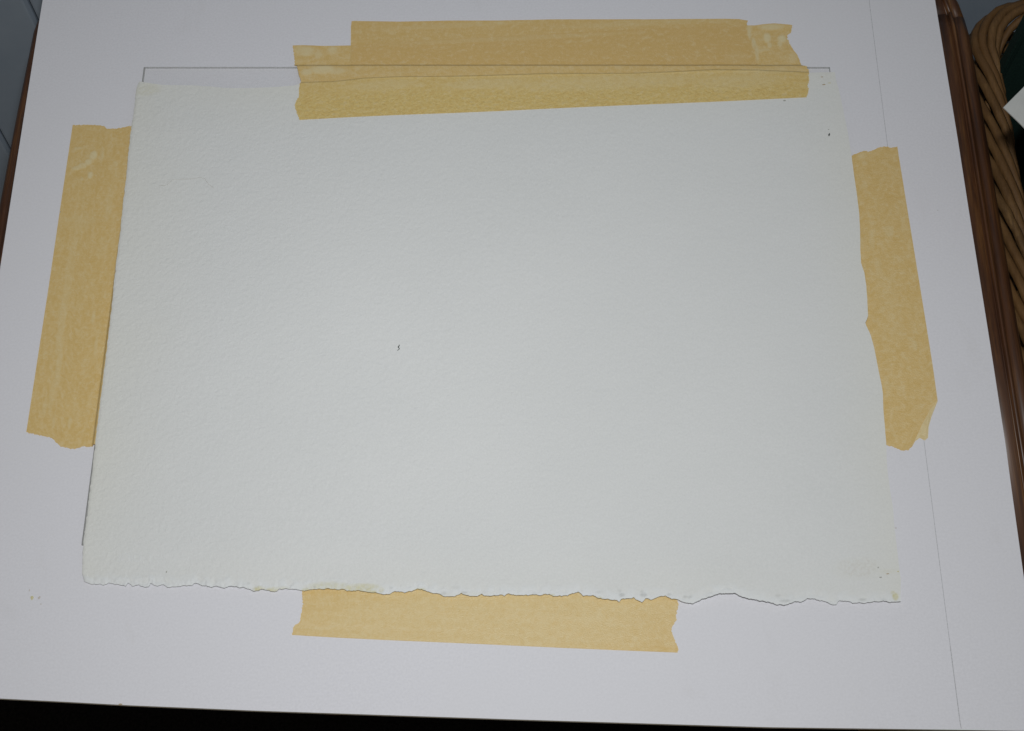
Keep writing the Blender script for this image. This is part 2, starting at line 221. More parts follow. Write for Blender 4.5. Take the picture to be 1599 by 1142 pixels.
def mixc(nt, fac, a, b, blend='MIX'):
    m = nt.nodes.new('ShaderNodeMix'); m.data_type = 'RGBA'; m.blend_type = blend
    for s, v in ((m.inputs[0], fac), (m.inputs[6], a), (m.inputs[7], b)):
        if hasattr(v, 'links') or isinstance(v, bpy.types.NodeSocket): nt.links.new(v, s)
        elif isinstance(v, tuple): s.default_value = (*v, 1)
        else: s.default_value = v
    return m.outputs[2]

def math_n(nt, op, a, b=0.0):
    m = nt.nodes.new('ShaderNodeMath'); m.operation = op
    for s, v in ((m.inputs[0], a), (m.inputs[1], b)):
        if isinstance(v, bpy.types.NodeSocket): nt.links.new(v, s)
        else: s.default_value = v
    return m.outputs[0]

def obj_coord(nt):
    return nt.nodes.new('ShaderNodeTexCoord').outputs['Object']

def get_attr(nt, name):
    a = nt.nodes.new('ShaderNodeAttribute'); a.attribute_name = name
    return a

def bump(nt, height, strength, distance, bsdf, prev=None):
    b = nt.nodes.new('ShaderNodeBump')
    b.inputs['Strength'].default_value = strength; b.inputs['Distance'].default_value = distance
    if isinstance(height, bpy.types.NodeSocket): nt.links.new(height, b.inputs['Height'])
    if prev is not None: nt.links.new(prev, b.inputs['Normal'])
    if bsdf is not None: nt.links.new(b.outputs[0], bsdf.inputs['Normal'])
    return b.outputs[0]

def mat_board():
    m, nt, p = new_mat('white_board_face')
    c = obj_coord(nt)
    a = noise_tex(nt, c, 900, 3); b = noise_tex(nt, c, 9, 3)
    col = ramp(nt, a, [(0.3, (0.722, 0.715, 0.750)), (0.7, (0.782, 0.775, 0.812))])
    col = mixc(nt, ramp(nt, b, [(0.35, (0, 0, 0)), (0.7, (0.5, 0.5, 0.5))]), col, (0.745, 0.740, 0.765))
    sm = noise_tex(nt, mapping(nt, c, (38, 21, 30), (0, 0, 0.5)), 1.0, 6, 0.7, 0.8)
    col = mixc(nt, math_n(nt, 'MULTIPLY', ramp(nt, sm, [(0.60, (0,) * 3), (0.78, (1,) * 3)]), 0.22), col, (0.60, 0.585, 0.58))
    nt.links.new(col, p.inputs['Base Color'])
    p.inputs['Roughness'].default_value = 0.75
    p.inputs['Specular IOR Level'].default_value = 0.3
    bump(nt, a, 0.15, 0.0002, p)
    return m

def mat_paper():
    m, nt, p = new_mat('watercolour_paper_surface')
    c = obj_coord(nt)
    base = ramp(nt, noise_tex(nt, c, 14, 4), [(0.3, (0.726, 0.734, 0.728)), (0.7, (0.756, 0.761, 0.755))])
    base = mixc(nt, get_attr(nt, 'margin').outputs['Fac'], base, (0.765, 0.755, 0.685))
    fine = noise_tex(nt, c, 1100, 3)
    base = mixc(nt, 0.35, base, ramp(nt, fine, [(0.3, (0.69, 0.70, 0.68)), (0.7, (0.80, 0.81, 0.79))]))
    # torn deckle shows the whiter core of the sheet
    base = mixc(nt, math_n(nt, 'MULTIPLY', get_attr(nt, 'deckle').outputs['Fac'], 0.75), base, (0.765, 0.785, 0.79))
    spots = noise_tex(nt, c, 700, 2)
    y = get_attr(nt, 'yellow').outputs['Fac']
    yy = math_n(nt, 'MULTIPLY', y, ramp(nt, spots, [(0.3, (0.35,) * 3), (0.65, (1.0,) * 3)]))
    base = mixc(nt, math_n(nt, 'MULTIPLY', yy, 0.68), base, (0.58, 0.52, 0.17))
    base = mixc(nt, math_n(nt, 'MULTIPLY', get_attr(nt, 'grey').outputs['Fac'], 0.36), base, (0.26, 0.27, 0.25))  # grey blobs paint in the small shadows of dents along the deckle
    base = mixc(nt, math_n(nt, 'MULTIPLY', get_attr(nt, 'brown').outputs['Fac'], ramp(nt, spots, [(0.42, (0,) * 3), (0.62, (0.3,) * 3)])), base, (0.45, 0.36, 0.30))
    nt.links.new(base, p.inputs['Base Color'])
    p.inputs['Roughness'].default_value = 0.85
    p.inputs['Specular IOR Level'].default_value = 0.25
    v = nt.nodes.new('ShaderNodeTexVoronoi'); v.feature = 'SMOOTH_F1'
    nt.links.new(mapping(nt, c, (430, 470, 430)), v.inputs['Vector']); v.inputs['Scale'].default_value = 1.0
    tooth = math_n(nt, 'ADD', noise_tex(nt, c, 520, 3, 0.6, 0.6), math_n(nt, 'MULTIPLY', v.outputs['Distance'], 0.5))
    sp = nt.nodes.new('ShaderNodeSeparateXYZ'); nt.links.new(c, sp.inputs[0])
    mr = nt.nodes.new('ShaderNodeMapRange'); nt.links.new(sp.outputs[0], mr.inputs[0])      # the felt side is rougher towards the left
    mr.inputs[1].default_value = -0.17; mr.inputs[2].default_value = 0.17; mr.inputs[3].default_value = 0.46; mr.inputs[4].default_value = 0.2
    b1 = nt.nodes.new('ShaderNodeBump'); b1.inputs['Distance'].default_value = 0.0006
    nt.links.new(mr.outputs[0], b1.inputs['Strength']); nt.links.new(tooth, b1.inputs['Height'])
    n1 = b1.outputs[0]
    bump(nt, noise_tex(nt, c, 60, 3), 0.25, 0.0012, p, n1)
    return m

def mat_tape():
    m, nt, p = new_mat('masking_tape_crepe')
    uv = get_attr(nt, 'tape_uv').outputs['Vector']            # metres along and across the strip
    pale = get_attr(nt, 'pale').outputs['Fac']
    grain = get_attr(nt, 'grain').outputs['Fac']
    crepe = noise_tex(nt, mapping(nt, uv, (1500, 240, 1)), 1.0, 3, 0.6)
    streak = noise_tex(nt, mapping(nt, uv, (110, 900, 1)), 1.0, 3, 0.6)
    cloud = noise_tex(nt, mapping(nt, uv, (80, 130, 1)), 1.0, 5, 0.6)
    fine = noise_tex(nt, mapping(nt, uv, (1900, 1900, 1)), 1.0, 2, 0.6)
    base = ramp(nt, cloud, [(0.3, (0.84, 0.585, 0.185)), (0.5, (0.88, 0.64, 0.24)), (0.72, (0.89, 0.69, 0.31))])
    base = mixc(nt, math_n(nt, 'MULTIPLY', ramp(nt, crepe, [(0.35, (0,) * 3), (0.7, (1,) * 3)]), 0.5), base, (0.93, 0.77, 0.42))
    base = mixc(nt, math_n(nt, 'MULTIPLY', ramp(nt, streak, [(0.5, (0,) * 3), (0.75, (1,) * 3)]), 0.4), base, (0.92, 0.75, 0.40))
    # stuck to the toothed paper: yellower, with orange grains where the glue touches
    gr = ramp(nt, noise_tex(nt, mapping(nt, uv, (620, 620, 1)), 1.0, 3, 0.65), [(0.42, (0,) * 3), (0.58, (1,) * 3)])
    gcol = mixc(nt, gr, (0.86, 0.61, 0.13), (0.95, 0.80, 0.32))
    base = mixc(nt, math_n(nt, 'MULTIPLY', grain, 0.8), base, gcol)
    base = mixc(nt, math_n(nt, 'MULTIPLY', get_attr(nt, 'onpaper').outputs['Fac'], 0.55), base, (0.92, 0.74, 0.27))
    base = mixc(nt, math_n(nt, 'MULTIPLY', get_attr(nt, 'double').outputs['Fac'], 0.8), base, (0.83, 0.565, 0.195))
    tooth = noise_tex(nt, mapping(nt, uv, (900, 620, 1)), 1.0, 5, 0.75)
    base = mixc(nt, math_n(nt, 'MULTIPLY', ramp(nt, tooth, [(0.32, (1,) * 3), (0.52, (0,) * 3)]), 0.55), base, (0.76, 0.52, 0.13))
    base = mixc(nt, math_n(nt, 'MULTIPLY', ramp(nt, tooth, [(0.55, (0,) * 3), (0.74, (1,) * 3)]), 0.75), base, (0.97, 0.85, 0.54))
    mott = noise_tex(nt, mapping(nt, uv, (300, 430, 1)), 1.0, 4, 0.65, 0.5)
    base = mixc(nt, math_n(nt, 'MULTIPLY', ramp(nt, mott, [(0.36, (1,) * 3), (0.5, (0,) * 3)]), 0.5), base, (0.80, 0.545, 0.145))
    base = mixc(nt, math_n(nt, 'MULTIPLY', ramp(nt, mott, [(0.54, (0,) * 3), (0.66, (1,) * 3)]), 0.55), base, (0.95, 0.80, 0.45))
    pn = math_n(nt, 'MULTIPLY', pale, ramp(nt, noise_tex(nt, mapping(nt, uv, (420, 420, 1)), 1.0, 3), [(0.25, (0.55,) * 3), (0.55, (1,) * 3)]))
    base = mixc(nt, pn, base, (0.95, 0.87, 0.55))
    base = mixc(nt, 0.25, base, mixc(nt, fine, (0.68, 0.47, 0.13), (0.98, 0.84, 0.50)))
    base = mixc(nt, 1.0, base, (1.0, 0.975, 0.97), 'MULTIPLY')
    nt.links.new(base, p.inputs['Base Color'])
    p.inputs['Roughness'].default_value = 0.44
    p.inputs['Specular IOR Level'].default_value = 0.9
    h = math_n(nt, 'ADD', math_n(nt, 'MULTIPLY', crepe, 0.3), math_n(nt, 'MULTIPLY', fine, 1.0))
    n1 = bump(nt, h, 0.6, 0.00035, None)
    b2 = nt.nodes.new('ShaderNodeBump'); b2.inputs['Distance'].default_value = 0.0006
    nt.links.new(noise_tex(nt, mapping(nt, uv, (560, 560, 1)), 1.0, 3), b2.inputs['Height'])
    nt.links.new(math_n(nt, 'MULTIPLY', grain, 0.9), b2.inputs['Strength'])
    nt.links.new(n1, b2.inputs['Normal']); nt.links.new(b2.outputs[0], p.inputs['Normal'])
    tr = nt.nodes.new('ShaderNodeBsdfTransparent'); tr.inputs[0].default_value = (1.0, 0.88, 0.58, 1)
    tl = nt.nodes.new('ShaderNodeBsdfTranslucent'); nt.links.new(base, tl.inputs[0])
    m0 = nt.nodes.new('ShaderNodeMixShader'); m0.inputs[0].default_value = 0.06
    nt.links.new(p.outputs[0], m0.inputs[1]); nt.links.new(tl.outputs[0], m0.inputs[2])
    mx = nt.nodes.new('ShaderNodeMixShader'); mx.inputs[0].default_value = 0.14
    nt.links.new(m0.outputs[0], mx.inputs[1]); nt.links.new(tr.outputs[0], mx.inputs[2])
    nt.links.new(mx.outputs[0], nt.nodes['Material Output'].inputs[0])
    return m

def mat_plate():
    m, nt, p = new_mat('clear_acrylic')
    tr = nt.nodes.new('ShaderNodeBsdfTransparent'); tr.inputs[0].default_value = (0.997, 0.997, 0.995, 1)
    gl = nt.nodes.new('ShaderNodeBsdfGlossy'); gl.inputs['Roughness'].default_value = 0.05
    fr = nt.nodes.new('ShaderNodeFresnel'); fr.inputs[0].default_value = 1.45
    mx = nt.nodes.new('ShaderNodeMixShader')
    nt.links.new(math_n(nt, 'MULTIPLY', fr.outputs[0], 0.25), mx.inputs[0]); nt.links.new(tr.outputs[0], mx.inputs[1]); nt.links.new(gl.outputs[0], mx.inputs[2])
    nt.links.new(mx.outputs[0], nt.nodes['Material Output'].inputs[0])
    return m

def mat_plate_edge():
    m, nt, p = new_mat('sawn_acrylic_edge')
    p.inputs['Base Color'].default_value = (0.55, 0.55, 0.54, 1); p.inputs['Roughness'].default_value = 0.35
    tr = nt.nodes.new('ShaderNodeBsdfTransparent'); tr.inputs[0].default_value = (0.85, 0.86, 0.84, 1)
    mx = nt.nodes.new('ShaderNodeMixShader'); mx.inputs[0].default_value = 0.5
    nt.links.new(p.outputs[0], mx.inputs[1]); nt.links.new(tr.outputs[0], mx.inputs[2])
    nt.links.new(mx.outputs[0], nt.nodes['Material Output'].inputs[0])
    return m

def mat_wood():
    m, nt, p = new_mat('dark_varnished_wood')
    c = obj_coord(nt)
    g = noise_tex(nt, mapping(nt, c, (320, 14, 320)), 1.0, 5, 0.6, 0.4)
    g2 = noise_tex(nt, mapping(nt, c, (900, 30, 900)), 1.0, 3, 0.7)
    col = ramp(nt, g, [(0.28, (0.034, 0.0115, 0.0040)), (0.5, (0.086, 0.031, 0.0090)), (0.72, (0.18, 0.080, 0.021))])
    col = mixc(nt, math_n(nt, 'MULTIPLY', ramp(nt, g2, [(0.35, (1,) * 3), (0.55, (0,) * 3)]), 0.55), col, (0.018, 0.006, 0.003))
    nt.links.new(col, p.inputs['Base Color'])
    p.inputs['Roughness'].default_value = 0.5
    p.inputs['Coat Weight'].default_value = 0.28; p.inputs['Coat Roughness'].default_value = 0.3
    bump(nt, g2, 0.2, 0.0003, p)
    return m

def mat_wicker():
    m, nt, p = new_mat('brown_willow')
    c = obj_coord(nt)
    oi = nt.nodes.new('ShaderNodeObjectInfo')
    a = noise_tex(nt, mapping(nt, c, (900, 130, 500)), 1.0, 5, 0.7)
    b = noise_tex(nt, c, 70, 4, 0.65)
    col = ramp(nt, b, [(0.3, (0.085, 0.043, 0.014)), (0.55, (0.165, 0.090, 0.032)), (0.75, (0.235, 0.135, 0.052))])
    col = mixc(nt, math_n(nt, 'MULTIPLY', ramp(nt, a, [(0.35, (1,) * 3), (0.6, (0,) * 3)]), 0.6), col, (0.05, 0.027, 0.012))
    col = mixc(nt, math_n(nt, 'MULTIPLY', oi.outputs['Random'], 0.7), col, (0.16, 0.078, 0.025))
    nt.links.new(col, p.inputs['Base Color'])
    p.inputs['Roughness'].default_value = 0.6; p.inputs['Specular IOR Level'].default_value = 0.35
    bump(nt, a, 0.5, 0.0006, p)
    return m

def mat_simple(name, stops, scale, rough=0.7, bump_s=0.2, bump_d=0.0005, stretch=(1, 1, 1), spec=0.4, detail=4):
    m, nt, p = new_mat(name)
    c = mapping(nt, obj_coord(nt), stretch)
    f = noise_tex(nt, c, scale, detail, 0.6)
    nt.links.new(ramp(nt, f, stops), p.inputs['Base Color'])
    p.inputs['Roughness'].default_value = rough
    p.inputs['Specular IOR Level'].default_value = spec
    if bump_s: bump(nt, f, bump_s, bump_d, p)
    return m

BOARD = mat_board(); PAPER = mat_paper(); TAPE = mat_tape(); PLATE = mat_plate(); PEDGE = mat_plate_edge(); WOOD = mat_wood()
CORE = mat_simple('board_core', [(0.3, (0.55, 0.50, 0.40)), (0.7, (0.68, 0.63, 0.52))], 600, 0.9)
GRAPHITE = mat_simple('graphite', [(0.3, (0.33, 0.33, 0.34)), (0.7, (0.62, 0.62, 0.64))], 1400, 0.6, 0)
WICKER = mat_wicker()
WALLM = mat_simple('pale_wall_paint', [(0.3, (0.31, 0.37, 0.44)), (0.7, (0.35, 0.41, 0.475))], 25, 0.6, 0.1)
CARPET = mat_simple('dark_carpet', [(0.35, (0.008, 0.007, 0.007)), (0.65, (0.022, 0.019, 0.018))], 350, 0.95, 0.8, 0.004, spec=0.1)
GREEN = mat_simple('dark_green_cloth', [(0.35, (0.004, 0.016, 0.013)), (0.65, (0.008, 0.026, 0.020))], 700, 0.8, 0.4, 0.0004, spec=0.25)
CARD = mat_simple('white_card', [(0.3, (0.42, 0.43, 0.42)), (0.7, (0.48, 0.49, 0.475))], 120, 0.8, 0.1)
DARKSPECK = mat_simple('dark_crumb', [(0.3, (0.06, 0.07, 0.066)), (0.7, (0.14, 0.155, 0.145))], 2000, 0.7, 0)
HAIRM = mat_simple('fine_fibre', [(0.3, (0.38, 0.35, 0.28)), (0.7, (0.52, 0.49, 0.42))], 300, 0.5, 0)
SPOT = {'y': mat_simple('yellow_paint_mark', [(0.3, (0.60, 0.55, 0.28)), (0.7, (0.68, 0.63, 0.40))], 1500, 0.7, 0),
        'b': mat_simple('brown_mark', [(0.3, (0.54, 0.49, 0.44)), (0.7, (0.64, 0.60, 0.57))], 1500, 0.7, 0),
        'g': mat_simple('grey_mark', [(0.3, (0.34, 0.34, 0.30)), (0.7, (0.50, 0.50, 0.45))], 1500, 0.7, 0),
        'o': mat_simple('ochre_mark', [(0.3, (0.36, 0.26, 0.14)), (0.7, (0.55, 0.46, 0.32))], 1500, 0.7, 0)}

# ------------------------------------------------------------------ floor and wall
FZ = 0.0
g = 60
xs = np.linspace(-1.6, 1.6, g); ys = np.linspace(-1.8, 0.309, g)
V = [(x, y, FZ + 0.002 * noise.noise((x * 9, y * 9, 0))) for y in ys for x in xs]
F = [(j * g + i, j * g + i + 1, (j + 1) * g + i + 1, (j + 1) * g + i) for j in range(g - 1) for i in range(g - 1)]
tag(mesh('floor', V, F, CARPET), kind='structure')

YW = 0.30
wall = mesh('wall', [(-1.6, YW + 0.006, -0.01), (1.6, YW + 0.006, -0.01), (1.6, YW + 0.006, 2.4), (-1.6, YW + 0.006, 2.4),
                     (-1.6, YW + 0.1, -0.01), (1.6, YW + 0.1, -0.01), (1.6, YW + 0.1, 2.4), (-1.6, YW + 0.1, 2.4)],
            [(0, 1, 2, 3), (5, 4, 7, 6), (0, 4, 5, 1), (3, 2, 6, 7), (0, 3, 7, 4), (1, 5, 6, 2)], WALLM, smooth=False)
tag(wall, kind='structure')
pw = 0.0622
prof = [(0.0008, 0.0055), (0.0008, 0.0030), (0.0022, 0.0003), (0.0035, 0.0), (pw - 0.0035, 0.0), (pw - 0.0022, 0.0003), (pw - 0.0008, 0.0030), (pw - 0.0008, 0.0055)]
V = [(x, y, z) for z in (0.0, 2.4) for x, y in prof]
np_ = len(prof)
F = [(i, i + 1, np_ + i + 1, np_ + i) for i in range(np_ - 1)] + [tuple(range(np_))[::-1], tuple(range(np_, 2 * np_))]
plank0 = mesh('plank', V, F, WALLM, wall, smooth=False)
x0 = -0.2945 - 20 * pw
plank0.location = (x0, YW, 0.0)
for k in range(1, 52):
    if x0 + k * pw > 1.52: break
    o = plank0.copy(); COL.objects.link(o); o.location = (x0 + k * pw, YW, 0.0)

# ------------------------------------------------------------------ the small wooden table under the board
ZT = Z0 - 1.6 * MM
YF = -0.168
table = tag(empty('table', (0.003, 0.02, 0.0)), 'dark varnished wooden table with a moulded edge, under the large white board', 'table')
out = [(0.2490, -0.140), (0.24905, -0.02), (0.2490, 0.06), (0.2490, 0.13), (0.2486, 0.158), (0.2476, 0.168), (0.2459, 0.179), (0.2420, 0.190), (0.234, 0.199), (0.222, 0.203),
       (0.10, 0.2035), (-0.10, 0.2065), (-0.222, 0.2085), (-0.2335, 0.207), (-0.2398, 0.2015), (-0.2426, 0.195), (-0.2437, 0.188), (-0.2454, 0.133), (-0.2464, 0.080), (-0.2467, 0.0), (-0.2467, -0.140),
       (-0.2405, -0.156), (-0.232, -0.165), (-0.22, YF), (0.0, YF), (0.225, YF), (0.237, -0.165), (0.2455, -0.156)]
n = len(out)
O = np.array(out)
nor = []
for i in range(n):
    a, b = O[i] - O[i - 1], O[(i + 1) % n] - O[i]
    na = np.array([-a[1], a[0]]) / np.linalg.norm(a); nb = np.array([-b[1], b[0]]) / np.linalg.norm(b)
    m_ = na + nb; m_ /= (m_ @ na)
    nor.append(m_)
nor = np.array(nor)
pf = [(0.004, -0.030), (0.0006, -0.028), (0.0, -0.022), (0.0, -0.0105), (0.0004, -0.0082), (0.0014, -0.0060), (0.0028, -0.0044), (0.0042, -0.0037), (0.0054, -0.0039), (0.0066, -0.0042), (0.0076, -0.0034),
      (0.0081, -0.0014), (0.0084, -0.0002), (0.0090, 0.0008), (0.0096, 0.0011), (0.0102, 0.0007), (0.0106, -0.0006), (0.0109, -0.0012), (0.0113, -0.0003), (0.0118, 0.0), (0.024, 0.0), (0.024, -0.026)]
def moulding(idx):
    V, F = [], []
    for i in idx:
        for d_, z in pf:
            q = O[i % n] + nor[i % n] * d_
            V.append((q[0], q[1], ZT + z))
    k = len(pf)
    for a in range(len(idx) - 1):
        for j in range(k - 1):
            F.append((a * k + j, (a + 1) * k + j, (a + 1) * k + j + 1, a * k + j + 1))
        F.append((a * k + k - 1, (a + 1) * k + k - 1, (a + 1) * k, a * k))
    F.append(tuple(range(k))); F.append(tuple((len(idx) - 1) * k + j for j in range(k))[::-1])
    # pull the two ends back a hair so the mitre reads as a joint
    return V, F
for seg in (range(0, 6), range(5, 15), range(14, 23), range(22, 29)):
    V, F = moulding(list(seg))
    o = mesh('edge_moulding', V, F, WOOD)
    adopt(o, table)
inner = O + nor * 0.0243
V = [(x, y, ZT - 0.0002) for x, y in inner] + [(x, y, ZT - 0.024) for x, y in inner]
F = [tuple(range(n)), tuple(range(n, 2 * n))[::-1]] + [(i, n + i, n + (i + 1) % n, (i + 1) % n) for i in range(n)]
adopt(mesh('table_top', V, F, WOOD, smooth=False), table)
def box(x0, x1, y0, y1, z0, z1):
    V = [(x, y, z) for z in (z0, z1) for x, y in ((x0, y0), (x1, y0), (x1, y1), (x0, y1))]
    return V, [(0, 3, 2, 1), (4, 5, 6, 7), (0, 1, 5, 4), (1, 2, 6, 5), (2, 3, 7, 6), (3, 0, 4, 7)]
for x, y in ((-0.19, 0.05), (0.19, 0.05), (0.19, 0.15), (-0.19, 0.15)):
    V, F = [], []
    for i, (z, r) in enumerate(((0.0, 0.011), (0.3, 0.014), (0.62, 0.019), (0.62, 0.021), (ZT - 0.024, 0.021))):
        V += [(x - r, y - r, z), (x + r, y - r, z), (x + r, y + r, z), (x - r, y + r, z)]
    for i in range(4):
        for k in range(4):
            F.append((i * 4 + k, i * 4 + (k + 1) % 4, i * 4 + 4 + (k + 1) % 4, i * 4 + 4 + k))
    F += [(3, 2, 1, 0), (16, 17, 18, 19)]
    adopt(mesh('leg', V, F, WOOD, smooth=False), table)
for b in ((-0.1685, 0.1685, 0.041, 0.059), (-0.1685, 0.1685, 0.142, 0.16), (-0.2, -0.182, 0.0715, 0.1285), (0.182, 0.2, 0.0715, 0.1285)):
    V, F = box(*b, 0.655, ZT - 0.0245)
    adopt(mesh('apron', V, F, WOOD, smooth=False), table)

# ------------------------------------------------------------------ the white board
B = D['board']
us = np.linspace(0, 1, 70); vs = np.linspace(0, 1, 60)
XY = coons(B['L'], B['R'], B['B'], B['T'], us, vs, [(0, 1), (0, 1), (0, 1), (0, 1)])
board = sheet('mount_board', XY, np.full(XY.shape[:2], Z0), np.full(XY.shape[:2], Z0 - 1.5 * MM), BOARD)
board.data.materials.append(CORE)
nt_ = 2 * 69 * 59
mi = np.zeros(len(board.data.polygons), np.int32); mi[nt_:] = 1
board.data.polygons.foreach_set('material_index', mi)
tag(board, 'large flat white board lying over the table, under the taped paper', 'board')

pc = np.array(D['pencil'])
t = np.linspace(0, 1, 160)
q = resample(pc, 160)
V, F = [], []
for i, (x, y) in enumerate(q):
    w = (0.00011 + 0.00004 * noise.noise((i * 0.7, 3, 0))) * (1.0 if y > -0.17 else 1.5)
    V += [(x - w, y, Z0 + 0.00003), (x + w, y, Z0 + 0.00003)]
    if i: F.append((2 * i - 2, 2 * i - 1, 2 * i + 1, 2 * i))
mesh('pencil_line', V, F, GRAPHITE, board)

def fleck(name, x, y, rx, ry, z, mat, parent, seed, h=0.00004):
    r = random.Random(seed)
    k = 11
    ring = [(x + rx * math.cos(6.283 * i / k) * r.uniform(0.6, 1.15), y + ry * math.sin(6.283 * i / k) * r.uniform(0.6, 1.15)) for i in range(k)]
    V = [(a, b, z) for a, b in ring] + [(x + (a - x) * 0.8, y + (b - y) * 0.8, z + h) for a, b in ring]
    F = [tuple(range(k, 2 * k))] + [(i, (i + 1) % k, k + (i + 1) % k, k + i) for i in range(k)]
    return mesh(name, V, F, mat, parent)
for i, (x, y, rx, ry, c) in enumerate(D['boardmarks']):
    fleck('paint_spot', x, y, rx, ry, Z0 + 0.00002, SPOT[c], board, i)

# ------------------------------------------------------------------ the clear plate
p5 = D['plate']
cor = [p5[4], p5[3], p5[1], p5[0]]           # counter-clockwise from the near left
k = 4
e = 0.0002
def inset(pts, d):
    n_ = len(pts); o_ = []
    for i in range(n_):
        p0, p1, p2 = (np.array(pts[(i + k_) % n_]) for k_ in (-1, 0, 1))
        a_, b_ = (p1 - p0) / np.linalg.norm(p1 - p0), (p2 - p1) / np.linalg.norm(p2 - p1)
        na, nb = np.array([-a_[1], a_[0]]), np.array([-b_[1], b_[0]])
        M = np.array([na, nb]); o_.append(p1 + np.linalg.solve(M, np.array([d[(i - 1) % n_], d[i]])))
    return o_
ins = inset(cor, [0.0004, 0.0006, 0.0003, 0.0012])          # front, right, back, left
V = [(x, y, Z0 + 0.00006) for x, y in cor] + [(x, y, Z0 + PL - 0.0006) for x, y in cor] + [(x, y, Z0 + PL) for x, y in ins]
F = [(3, 2, 1, 0), (8, 9, 10, 11)] + [(i, (i + 1) % 4, 4 + (i + 1) % 4, 4 + i) for i in range(4)] + [(4 + i, 4 + (i + 1) % 4, 8 + (i + 1) % 4, 8 + i) for i in range(4)]
plate = mesh('clear_plate', V, F, [PLATE, PEDGE], smooth=False)
for i in range(2, 10): plate.data.polygons[i].material_index = 1
tag(plate, 'clear transparent plate taped to the white board, mostly hidden under the paper', 'plastic sheet')

PC = np.array(cor)
def plate_sd(x, y):
    s = np.full(np.shape(x), 9.0)
    for i in range(4):
        a, b = PC[i], PC[(i + 1) % 4]
        ed = (b - a) / np.linalg.norm(b - a)
        s = np.minimum(s, ed[0] * (y - a[1]) - ed[1] * (x - a[0]))
    return s
def sstep(t): 
    t = np.clip(t, 0, 1); return t * t * (3 - 2 * t)

# ------------------------------------------------------------------ the sheet of paper
NU, NV = 840, 240
us = np.linspace(0, 1, NU)
a = np.linspace(0, 1, NV); vs = a - 0.30 * np.sin(2 * np.pi * a) / (2 * np.pi) * 2 * 0.9   # rows crowd towards the deckle and the top
vs = (vs - vs[0]) / (vs[-1] - vs[0])
PT = np.array(D['paperT'])
XY = coons(D['paperL'][::-1], D['paperR'][::-1], D['paperB'], D['paperT'], us, vs,
           [(0.00036, 330.0), (0.00007, 260.0), (0.00050, 480.0), (0.00008, 120.0)])
X, Y = XY[..., 0], XY[..., 1]
def fields(blobs, X, Y):
    f = np.zeros_like(X)
    for x, y, rx, ry, s in blobs:
        d = ((X - x) / rx) ** 2 + ((Y - y) / ry) ** 2
        m_ = d < 4
        f[m_] = np.maximum(f[m_], s * np.clip(1.35 - d[m_], 0, 1))
    return f
EB = XY[0]                                               # the near edge
ES = np.convolve(np.pad(EB[:, 1], 40, 'edge'), np.ones(81) / 81, 'valid')   # the same edge without its teeth
dsm = Y - ES[None, :]
db = Y - EB[None, :, 1]                                  # distance from the deckle at the bottom
el = X - X[:, :1]; er = X[:, -1:] - X; et = Y[-1:] - Y
nz = lambda sx, sy, sd: np.array([noise.noise((x * sx, y * sy, sd)) for x, y in zip(X.ravel(), Y.ravel())]).reshape(X.shape)
def und(x, y):
    return (0.22 * np.sin(x * 31 + 1.0 + 9 * y) * np.sin(y * 24 + 0.4) + 0.16 * np.sin(x * 57 - y * 35 + 2.0)) * MM
zu = PL + 0.10 * MM + 0.32 * MM * sstep(et / 0.03) + np.maximum(und(X, Y), -0.2 * MM) * sstep(et / 0.03) * sstep(dsm / 0.03 + 0.15)
lift = np.array([noise.noise((x * 26, 4.2, 0)) for x in EB[:, 0]])
rise = 1.1 * sstep((EB[:, 0] - 0.07) / 0.03) * (0.6 + 0.4 * np.cos((EB[:, 0] - 0.105) * 60))   # the right of the torn edge curls up
droop = (0.62 + 0.75 * lift - rise)[None, :] * MM * sstep(1 - dsm / 0.022)
zu = zu - droop
n_a = nz(900, 900, 1.0); n_b = nz(330, 420, 5.0); n_c = nz(18, 22, 8.0)
wd = np.clip(1 - db / 0.0042, 0, 1)
wl = np.clip(1 - el / 0.0016, 0, 1)
thick = 0.62 * MM - 0.40 * MM * wd ** 2 - 0.30 * MM * wl ** 2
zt_ = zu + thick + (0.34 * n_a + 0.52 * n_b) * MM * wd ** 0.7 * np.clip(db / 0.0008, 0.25, 1)
paper = sheet('watercolour_paper', XY, zt_ + Z0, zu + Z0 - 0.12 * MM * wd * (1 + n_b), PAPER)
tag(paper, 'blank off-white watercolour paper with a torn deckle edge, hinged by tape along its top', 'paper')
two = lambda f: np.concatenate([f.ravel(), f.ravel()])
mg = np.maximum(np.maximum(np.clip(1 - el / 0.055, 0, 1) ** 1.5, np.clip(1 - er / 0.03, 0, 1) ** 1.5 * 0.8), np.maximum(np.clip(1 - et / 0.04, 0, 1) ** 1.5, np.clip(1 - db / 0.03, 0, 1) ** 1.5 * 0.45))
attr(paper, 'margin', two(mg * np.clip(0.75 + 0.5 * n_c, 0, 1)))
attr(paper, 'yellow', two(fields(D['yellow'], X, Y)))
attr(paper, 'grey', two(fields(D['greyspot'], X, Y)))
attr(paper, 'brown', two(fields(D['brown'], X, Y)))
attr(paper, 'deckle', two(np.clip(sstep(1 - db / 0.0055 + 0.5 * n_b * (db < 0.008)), 0, 1)))
def paper_z(x, y):
    i = int(np.clip(np.searchsorted(X[NV // 2], x), 0, NU - 1))
    j = int(np.argmin(np.abs(Y[:, i] - y)))
    i = int(np.argmin(np.abs(X[j] - x)))
    return float(zt_[j, i]) + Z0
for i, (x, y, rx, ry, c) in enumerate(D['marks']):
    fleck('paint_spot', x, y, rx, ry, paper_z(x, y) + 0.00001, SPOT[c], paper, 50 + i)

